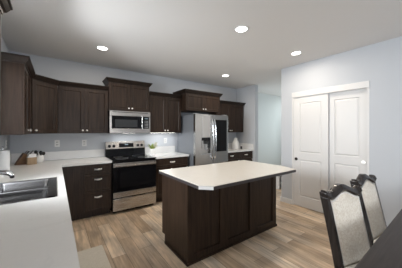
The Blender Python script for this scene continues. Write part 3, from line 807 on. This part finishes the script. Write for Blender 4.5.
# pitcher beyond the fridge
t = thing('pitcher', 'tall white pitcher with a narrow top on the worktop right of the refrigerator', 'pitcher', (4.62, -.30, ZC))
obj('body', MB().lathe((4.62, -.30, ZC), [(.085, 0), (.093, .01), (.095, .06), (.092, .15), (.08, .20), (.055, .24), (.045, .27), (.05, .305), (.044, .305), (.038, .28), (.0, .27)], 28), M['ceramic'], t, True)
obj('handle', MB().tube([(4.58, -.32, ZC + .285), (4.53, -.345, ZC + .285), (4.495, -.36, ZC + .22), (4.50, -.355, ZC + .13), (4.54, -.335, ZC + .09)], .010, 10), M['ceramic'], t, True)
t = thing('salt_shaker', 'small dark shaker standing right of the white pitcher', 'shaker', (4.79, -.35, ZC))
obj('body', MB().lathe((4.79, -.35, ZC), [(.026, 0), (.028, .01), (.022, .06), (.024, .075), (.0, .085)], 16), M['dark'], t, True)
obj('cap', MB().lathe((4.79, -.35, ZC + .075), [(.023, 0), (.023, .015), (.012, .026), (.0, .028)], 16), M['nickel'], t, True)

# ------------------------------------------------------------------ floor items
mb = MB(); mb.box(.63, 1.045, -2.75, -1.555, .001, .012, .004)
tag(obj('kitchen_mat', mb, M['mat_'], None), 'cream kitchen mat on the plank floor in front of the sink counter', 'mat')
t = thing('two_tier_unit', 'small white two-tier unit on the floor just beyond the right end of the island', 'tiered unit', (5.08, -1.30, 0))  # plain unit built for a small white shape of unknown kind
for x in (4.965, 5.20): obj('side_panel', MB().box(x - .012, x + .012, -1.42, -1.18, 0, .31, .002), M['white'], t)
obj('lower_tier', MB().box(4.977, 5.188, -1.43, -1.20, .135, .155, .003), M['white'], t)
obj('upper_tier', MB().box(4.945, 5.22, -1.40, -1.17, .31, .335, .003), M['white'], t)
obj('back_board', MB().box(4.977, 5.188, -1.20, -1.185, 0, .31), M['white'], t)

# ------------------------------------------------------------------ dining table and chairs
t = thing('dining_table', 'dark wood dining table at the right edge with chairs pushed up to it', 'table', (2.75, -4.42, 0), None, math.radians(2.0), True)
obj('tabletop', MB().box(-1.12, 1.12, -.52, .52, .722, .76, .006), M['tablewood'], t)
mb = MB(); mb.box(-1.0, 1.0, -.42, -.40, .63, .722); mb.box(-1.0, 1.0, .40, .42, .63, .722); mb.box(-1.0, -.98, -.42, .42, .63, .722); mb.box(.98, 1.0, -.42, .42, .63, .722)
obj('apron', mb, M['tablewood'], t)
for sx in (-1, 1):
    for sy in (-1, 1):
        mb = MB(); cx, cy_ = sx * .98, sy * .40
        mb.loft([[(cx + a * r, cy_ + b * r, z) for a, b in ((-1, -1), (1, -1), (1, 1), (-1, 1))] for z, r in ((0, .028), (.5, .038), (.63, .045), (.722, .045))])
        obj('leg', mb, M['tablewood'], t)


def make_chair(label, loc, rz):
    t = thing('dining_chair', label, 'chair', loc, 'upholstered dining chairs', rz, True)
    hw = .185; rec = math.tan(math.radians(12.5)); ZS = .42; ZT = .955
    bp = lambda s, z, d=0: (s, (z - ZS) * rec - d, z)          # on the back's front plane; d towards the sitter
    # seat
    pts = [(-.20, -.005), (.20, -.005), (.235, -.44), (-.235, -.44)]
    obj('seat_frame', MB().prism(pts, .345, .405, .004), M['chairwood'], t)
    pts = [(-.195, -.015), (.195, -.015), (.228, -.432), (-.228, -.432)]
    obj('seat', MB().prism(pts, .405, .45, .018), M['brocade'], t, True)
    for sx in (-1, 1):
        cx = sx * .21; mb = MB()
        mb.loft([[(cx + a * r, -.415 + b * r, z) for a, b in ((-1, -1), (1, -1), (1, 1), (-1, 1))] for z, r in ((0, .015), (.2, .019), (.345, .024), (.40, .024))])
        obj('leg', mb, M['chairwood'], t)
        cx = sx * .185; mb = MB()
        mb.loft([[(cx + a * r, dy + b * r, z) for a, b in ((-1, -1), (1, -1), (1, 1), (-1, 1))] for z, r, dy in ((0, .016, .10), (.2, .019, .045), (.345, .022, .012), (.43, .022, .008))])
        obj('leg', mb, M['chairwood'], t)
    # stiles
    for sx in (-1, 1):
        mb = MB(); rings = []
        for i in range(9):
            z = ZS - .02 + (ZT - ZS + .0) * i / 8; o = sx * (hw - .002 + .012 * (i / 8) ** 2)
            a, b = (o - sx * .026), o
            y = (z - ZS) * rec
            rings.append([(a, y - .012, z), (b, y - .008, z), (b, y + .05, z), (a, y + .05, z)])
        mb.loft(rings); obj('stile', mb, M['chairwood'], t)
    # crest rail: serpentine top
    def top(s):
        q = abs(s) / (hw + .012)
        hump = .5 + .5 * math.cos(PI * min(1, q / .78))
        ear = max(0, (q - .78) / .22)
        return ZT - .018 + .050 * hump + .022 * ear ** .8
    mb = MB(); rings = []; n = 28
    for i in range(n + 1):
        s_ = (hw + .012) * (2 * i / n - 1); zt = top(s_); zb = zt - .052
        yb, yt = (zb - ZS) * rec, (zt - ZS) * rec
        rings.append([(s_, yb - .012, zb), (s_, yb - .022, zb + .018), (s_, yt - .020, zt - .010), (s_, yt - .006, zt), (s_, yt + .030, zt - .004), (s_, yb + .036, zb)])
    mb.loft(rings)
    cr = obj('crest_rail', mb, M['chairwood'], t, True)
    for sx in (-1, 1):
        zt = top(sx * hw); y = (zt - .03 - ZS) * rec
        mb = MB(); mb.lathe((sx * (hw + .004), y + .006, zt - .022), [(.0, -.026), (.010, -.025), (.012, -.020), (.0135, 0), (.0135, .028), (.0, .03)], 14, 'y')
        mb.lathe((sx * (hw + .006), y + .008, zt - .056), [(.0, -.022), (.009, -.021), (.012, 0), (.012, .026), (.0, .028)], 12, 'y')
        obj('scroll', mb, M['chairwood'], cr, True)
    # padded back
    mb = MB(); cols, rows = 16, 16; G = []
    ins = .024
    for j in range(rows + 1):
        r_ = []
        for i in range(cols + 1):
            s_ = (hw - ins) * (2 * i / cols - 1); zt = top(s_) - .050; z = ZS + .0 + (zt - ZS) * j / rows
            e_ = max(abs(2 * i / cols - 1), abs(2 * j / rows - 1)); pad = .004 + .022 * (1 - e_ ** 4)
            r_.append(mb.bm.verts.new(bp(s_, z, pad)))
        G.append(r_)
    for j in range(rows):
        for i in range(cols): mb.bm.faces.new((G[j][i], G[j][i + 1], G[j + 1][i + 1], G[j + 1][i]))
    bk = []
    for j in (0, rows):
        bk.append([mb.bm.verts.new(bp(v.co.x, v.co.z, -.025)) for v in G[j]])
    for i in range(cols):
        mb.bm.faces.new((bk[0][i], bk[1][i], bk[1][i + 1], bk[0][i + 1])); mb.bm.faces.new((G[0][i], bk[0][i], bk[0][i + 1], G[0][i + 1])); mb.bm.faces.new((G[rows][i], G[rows][i + 1], bk[1][i + 1], bk[1][i]))
    for i in (0, cols):
        col_ = [G[j][i] for j in range(rows + 1)]
        mb.bm.faces.new(col_ + [bk[1][i], bk[0][i]])
    pad = obj('back_cushion', mb, M['brocade'], t, True)
    mb = MB()
    for i in range(33):
        z = ZS + .015 + (ZT - .095 - ZS) * i / 32
        for sx in (-1, 1): mb.sphere(bp(sx * (hw - ins - .006), z, .008), .0068, 6)
    for i in range(25):
        s_ = (hw - ins - .008) * (2 * i / 24 - 1); mb.sphere(bp(s_, top(s_) - .062, .010), .0068, 6)
    obj('nailhead_trim', mb, M['nail'], pad, True)
    return t


make_chair('cream upholstered dark wood dining chair nearest the island, left of the two at the table', (2.412, -3.749, 0), math.radians(-15))
make_chair('cream upholstered dark wood dining chair farther right, behind the other one', (3.055, -3.725, 0), math.radians(-5))

# ------------------------------------------------------------------ recessed ceiling lights
cans = [((1.151, -.962), 'round recessed ceiling light above the drawer stack, leftmost of the four'),
        ((2.422, -2.573), 'round recessed ceiling light directly above the island, nearest the camera'),
        ((3.699, -2.547), 'round recessed ceiling light in front of the white closet doors'),
        ((3.682, -.911), 'round recessed ceiling light in front of the refrigerator, farthest back')]
for (x, y), lab in cans:
    t = thing('recessed_light', lab, 'ceiling light', (x, y, H), 'recessed ceiling lights')
    obj('trim_ring', MB().lathe((x, y, H), [(.088, 0), (.086, -.006), (.070, -.008), (.066, -.002), (.066, 0)], 32), M['white'], t, True)
    obj('lens', MB().lathe((x, y, H), [(.0, -.004), (.066, -.0035), (.066, -.001), (.0, -.001)], 32), M['lens'], t, True)
    l = bpy.data.lights.new('can_lamp', 'AREA'); l.shape = 'DISK'; l.size = .14; l.energy = CAN_POWER; l.color = CAN_COLOR
    lo_ = bpy.data.objects.new('can_lamp', l); COL.objects.link(lo_); lo_.parent = t; lo_.location = (0, 0, -.012)
